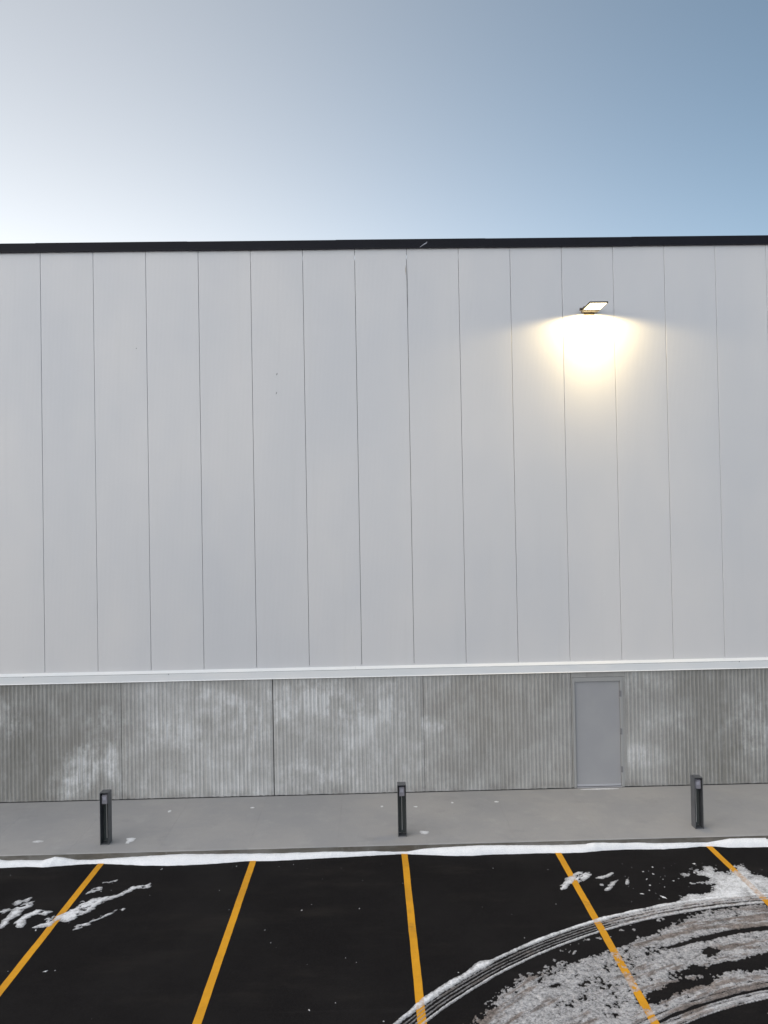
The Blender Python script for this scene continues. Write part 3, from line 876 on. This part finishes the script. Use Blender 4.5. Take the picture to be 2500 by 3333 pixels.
    # crust dies out off-frame
    d = d - 2.5 * sstep(8.0, 8.6, X) - 2.5 * sstep(-7.3, -8.0, Y)
    Hh = np.where(d > 0, .0045 + .011 * np.maximum(d, 0) ** .8 * (1 + .3 * f_fin), d * .02)
    Hh += np.where(d > .05, .0042 * f_fin, 0)
    dirt = np.clip(.80 * sstep(.05, .50, f_arc + .35 * f_arcf + .25 * f_big) + .30 * sstep(.1, .7, f_fin), 0, 1) * sstep(7.95, 7.6, rho)
    dirt = np.maximum(dirt, .6 * sstep(-.1, .4, f_arcf) * (np.abs(r1 - 7.985) < .08))
    dirt = np.clip(dirt + .12, 0, .85) * (rho < 8.07) + .04
    thin = np.clip(.72 - .75 * d, 0, .95) * np.where(su_ > 0, .85, 1.0)
    thin = np.maximum(thin, np.where(band, .8 * fade, 0)); thin = np.maximum(thin, (.50 + .30 * f_mid - .30 * f_fin + .2 * f_arc) * (sm_ > 0) * (r1 < 7.86))
    return height_sheet('driven_snow', xs, ys, Hh, GZ, dirt, thin, M['snow'], linem * .8)
o = obj('driven_snow', swath())
tag(o, 'broad curved swath of crumbled dirty snow with tyre tracks', 'snow', kind='stuff')

# thin windblown patches on the asphalt
LEFT = [[(-4.88,-4.33),(-4.78,-4.21),(-4.71,-4.08),(-4.60,-3.95),(-4.45,-3.78),(-4.48,-3.63),(-4.30,-3.59),(-4.12,-3.53),(-3.98,-3.49),(-3.84,-3.24),(-3.64,-3.20),(-3.57,-3.13),(-3.56,-3.29),(-3.71,-3.30),(-3.85,-3.42),(-3.96,-3.56),(-4.09,-3.63),(-4.18,-3.77),(-4.22,-3.93),(-4.34,-4.06),(-4.39,-4.23),(-4.46,-4.22),(-4.56,-4.15),(-4.64,-4.30),(-4.81,-4.33)],
[(-5.34,-4.31),(-5.40,-4.09),(-5.37,-3.96),(-5.39,-3.77),(-5.32,-3.71),(-5.24,-3.62),(-5.18,-3.60),(-5.16,-3.74),(-5.25,-3.85),(-5.25,-4.01),(-5.29,-4.12),(-5.28,-4.29)],
[(-5.49,-3.67),(-5.48,-3.58),(-5.37,-3.56),(-5.29,-3.49),(-5.28,-3.59),(-5.38,-3.68)],
[(-5.21,-4.19),(-5.18,-4.10),(-5.13,-3.95),(-5.04,-3.84),(-4.93,-3.87),(-4.78,-3.92),(-4.82,-4.01),(-4.96,-3.96),(-5.03,-4.02),(-5.07,-4.13),(-5.04,-4.30),(-5.13,-4.30)],
[(-4.47,-3.41),(-4.45,-3.29),(-4.31,-3.22),(-4.30,-3.32),(-4.39,-3.37)],
[(-4.33,-3.07),(-4.15,-3.02),(-4.17,-3.10)],
[(-4.35,-4.43),(-4.24,-4.30),(-4.08,-4.18),(-3.94,-4.03),(-3.84,-3.93),(-3.92,-4.09),(-4.05,-4.25),(-4.19,-4.37)],
[(-3.79,-3.93),(-3.74,-3.89),(-3.74,-3.93)],
[(-5.60,-3.92),(-5.52,-3.81),(-5.44,-3.77),(-5.43,-3.84),(-5.51,-3.93)],
[(-4.82,-4.14),(-4.75,-4.04),(-4.68,-4.03),(-4.71,-4.15)],
[(-5.75,-4.35),(-5.60,-4.05),(-5.52,-4.02),(-5.56,-4.2),(-5.66,-4.38)]]
MID = [[(2.79,-3.64),(2.89,-3.49),(3.04,-3.31),(3.22,-3.18),(3.40,-3.18),(3.33,-3.36),(3.12,-3.51),(2.98,-3.55),(2.83,-3.71),(2.78,-3.73)]]
MID2 = [[(3.45,-3.37),(3.55,-3.32),(3.66,-3.28),(3.75,-3.23),(3.69,-3.32),(3.52,-3.40)]]
MID3 = [[(3.43,-3.76),(3.54,-3.65),(3.63,-3.52),(3.75,-3.46),(3.67,-3.58),(3.51,-3.75)], [(3.44,-3.57),(3.47,-3.57),(3.48,-3.61),(3.44,-3.61)]]
MID4 = [[(3.80,-3.63),(3.93,-3.39),(3.96,-3.37),(3.87,-3.60)]]
def patch(name, polys, z0=GZ, st=.009, rag=.055, bias=.006, hole=0.0, seed=3, depth=.0045, thin_v=.22, lines=(), material=None):
    P = np.concatenate([np.array(p) for p in polys])
    xs = np.arange(P[:, 0].min() - .08, P[:, 0].max() + .08, st); ys = np.arange(P[:, 1].min() - .08, P[:, 1].max() + .08, st)
    X, Y = np.meshgrid(xs, ys)
    s_ = np.full(X.shape, -1.0)
    for p in polys: s_ = np.maximum(s_, sdist(X, Y, p))
    u_ = X * .8 + Y * .6; v_ = -X * .6 + Y * .8
    nz = fbm(u_ * 9, v_ * 17, seed, 5, .66); nf = fbm(X * 45, Y * 45, seed + 5, 2)
    d = np.clip(s_, -.1, .05) + bias + rag * nz + .006 * nf
    if hole: d -= hole * sstep(.05, .45, fbm(u_ * 10, v_ * 17, seed + 9, 4, .6)) * .075
    for lx in lines: d -= .020 * np.exp(-((X - lx) / .05) ** 4) * (fbm(X * 20, Y * 14, seed + 3, 3) + .6)
    H_ = np.where(d > 0, .0048 + depth * np.minimum(d / .05, 1.2) + .0010 * nf, d * .4)
    thin = np.clip(thin_v + .45 * (1 - d / .05), 0, .7)
    lm = np.zeros_like(X)
    for lx in lines: lm = np.maximum(lm, .45 * sstep(.056, .046, np.abs(X - lx)))
    return height_sheet(name, xs, ys, H_, z0, 0.05, thin, material or M['snow'], lm)
o = obj('snow_patch', patch('snow_patch', LEFT, hole=1.0, seed=3, lines=(-4.615,))); tag(o, 'streaky thin snow patch across the leftmost yellow line', 'snow', 'snow patches on the asphalt')
o = obj('snow_patch', patch('snow_patch', MID, hole=1.0, seed=8, lines=(3.071,))); tag(o, 'ragged ring of thin snow crossing the yellow line below the door', 'snow', 'snow patches on the asphalt')
for pl, lab in ((MID2, 'thin curved sliver of snow on asphalt, nearest the kerb below the door'), (MID3, 'hooked sliver of snow on asphalt right of the snow ring'), (MID4, 'short upright fleck of snow between slivers and the tracked snow')):
    o = obj('snow_patch', patch('snow_patch', pl, st=.007, rag=.040, bias=.006, seed=int(pl[0][0][0] * 100))); tag(o, lab, 'snow', 'snow patches on the asphalt')
# loose crumbs on the asphalt, too small to pick apart
CR = [(4.25,-3.21,.03),(4.45,-3.07,.03),(4.37,-3.3,.04),(4.21,-3.45,.03),(4.6,-3.53,.03),(4.19,-3.64,.04),(3.97,-3.88,.03),(4.25,-3.99,.06),(5.16,-3.0,.05),(4.46,-3.47,.02),(4.39,-3.7,.02),(4.12,-3.79,.03),(2.62,-4.1,.012),(2.76,-3.06,.01),(1.98,-4.93,.012),(2.18,-5.01,.01),
(-5.96,-2.75,.01),(-3.53,-2.68,.025),(-2.31,-2.65,.018),(-4.12,-3.34,.01),(-4.27,-3.36,.016),(-3.47,-3.52,.01),(-2.43,-3.43,.01),(-2.17,-4.0,.01),(-1.56,-4.56,.01),(-1.44,-4.87,.01),(-4.72,-5.33,.012),(-4.12,-5.34,.018),(-4.23,-5.35,.035),(-4.8,-4.39,.03),
(-1.1,-4.07,.022),(-.97,-3.92,.01),(-.26,-4.07,.02),(.41,-3.37,.01),(-.22,-3.25,.008),(-.57,-2.83,.01),(-1.37,-2.65,.012),(-1.6,-2.71,.01),(-1.57,-4.56,.01),(-1.44,-4.87,.01),(-.42,-5.26,.01),(-.28,-5.36,.01),(-.81,-6.24,.026),(1.0,-5.63,.014),(.69,-6.03,.015),(.05,-6.47,.018),(-.51,-6.13,.01),(1.89,-2.96,.012),(1.26,-5.52,.01)]
for _ in range(20):
    CR.append((random.uniform(-7, 7), random.uniform(-7.4, -2.6), random.uniform(.002, .006)))
for _ in range(60):
    CR.append((random.uniform(3.7, 6.2), random.uniform(-4.1, -2.9), random.uniform(.003, .010)))
bm = bmesh.new()
for cx_, cy_, r_ in CR:
    r_ *= .65
    k = random.randint(9, 13); a0 = random.random() * 6.3; st_ = random.uniform(1.0, 2.4) if r_ > .015 else random.uniform(.8, 1.6)
    rim = []
    for i in range(k):
        t = a0 + i / k * 6.283; rr = r_ * random.uniform(.30, 1.15)
        lx_, ly_ = rr * math.cos(t) * st_, rr * math.sin(t) / st_ ** .4
        rim.append(bm.verts.new((cx_ + lx_ * math.cos(a0) - ly_ * math.sin(a0), cy_ + lx_ * math.sin(a0) + ly_ * math.cos(a0), GZ - .001)))
    top = bm.verts.new((cx_ + r_ * .15, cy_, GZ + min(.004 + r_ * .2, .009)))
    for i in range(k): bm.faces.new([rim[i], rim[(i + 1) % k], top])
me = bm_mesh('snow_crumbs', bm, M['snow'])
for nm, val in (('dirt', .12), ('thin', .22)):
    at = me.attributes.new(nm, 'FLOAT', 'POINT'); at.data.foreach_set('value', np.full(len(me.vertices), val, np.float32))
o = obj('snow_crumbs', me); tag(o, 'scattered small crumbs of snow on the black asphalt', 'snow', kind='stuff')

# leftovers of snow on the sidewalk
def ell(cx_, cy_, rx, ry, k=10):
    return [(cx_ + rx * math.cos(i / k * 6.283), cy_ + ry * math.sin(i / k * 6.283)) for i in range(k)]
SW = [([(-4.343,-2.021),(-4.353,-1.906),(-4.389,-1.820),(-4.312,-1.800),(-4.221,-1.822),(-4.235,-1.946),(-4.284,-1.984),(-4.288,-2.025)], .010, .0, 'snow remnant on the sidewalk right beside the leftmost bollard'),
      ([(.779,-1.866),(.803,-1.819),(.863,-1.839),(.932,-1.843),(.947,-1.876),(.916,-1.954),(.867,-1.975),(.800,-1.947)], .008, .25, 'snow remnant on the sidewalk right of the middle bollard foot'),
      ([(.740,-.736),(.768,-.709),(.820,-.713),(.810,-.760),(.779,-.776)], .006, .0, 'small white snow fleck right of the middle bollard head'),
      (ell(-2.38, -.58, .045, .035), .006, .1, 'small snow fleck midway between the left and middle bollards'),
      (ell(-3.96, -.65, .028, .05), .006, .1, 'small snow fleck on the walk, nearest the wall by the left bollard'),
      (ell(.13, -.69, .025, .04), .006, .1, 'small snow fleck just left of the middle bollard'),
      (ell(1.50, -.59, .025, .04), .006, .1, 'small snow fleck second to the right of the middle bollard'),
      (ell(2.36, -.60, .045, .03), .006, .1, 'small snow fleck on the walk nearest to the door'),
      (ell(-5.92, -1.85, .10, .05), .006, .5, 'faint melting snow remnant at the left end of the walk'),
      (ell(4.55, -.075, .40, .035, 24), .006, .2, 'thin line of snow lying along the door threshold')]
for i, (pl, bias, tv, lab) in enumerate(SW):
    o = obj('snow_patch', patch('snow_patch', [pl], z0=-.0035, st=.007, rag=.010, bias=bias * .5, seed=60 + i, depth=.006, thin_v=tv * .6, material=M['snow_walk']))
    tag(o, lab, 'snow', 'snow remnants on the sidewalk')
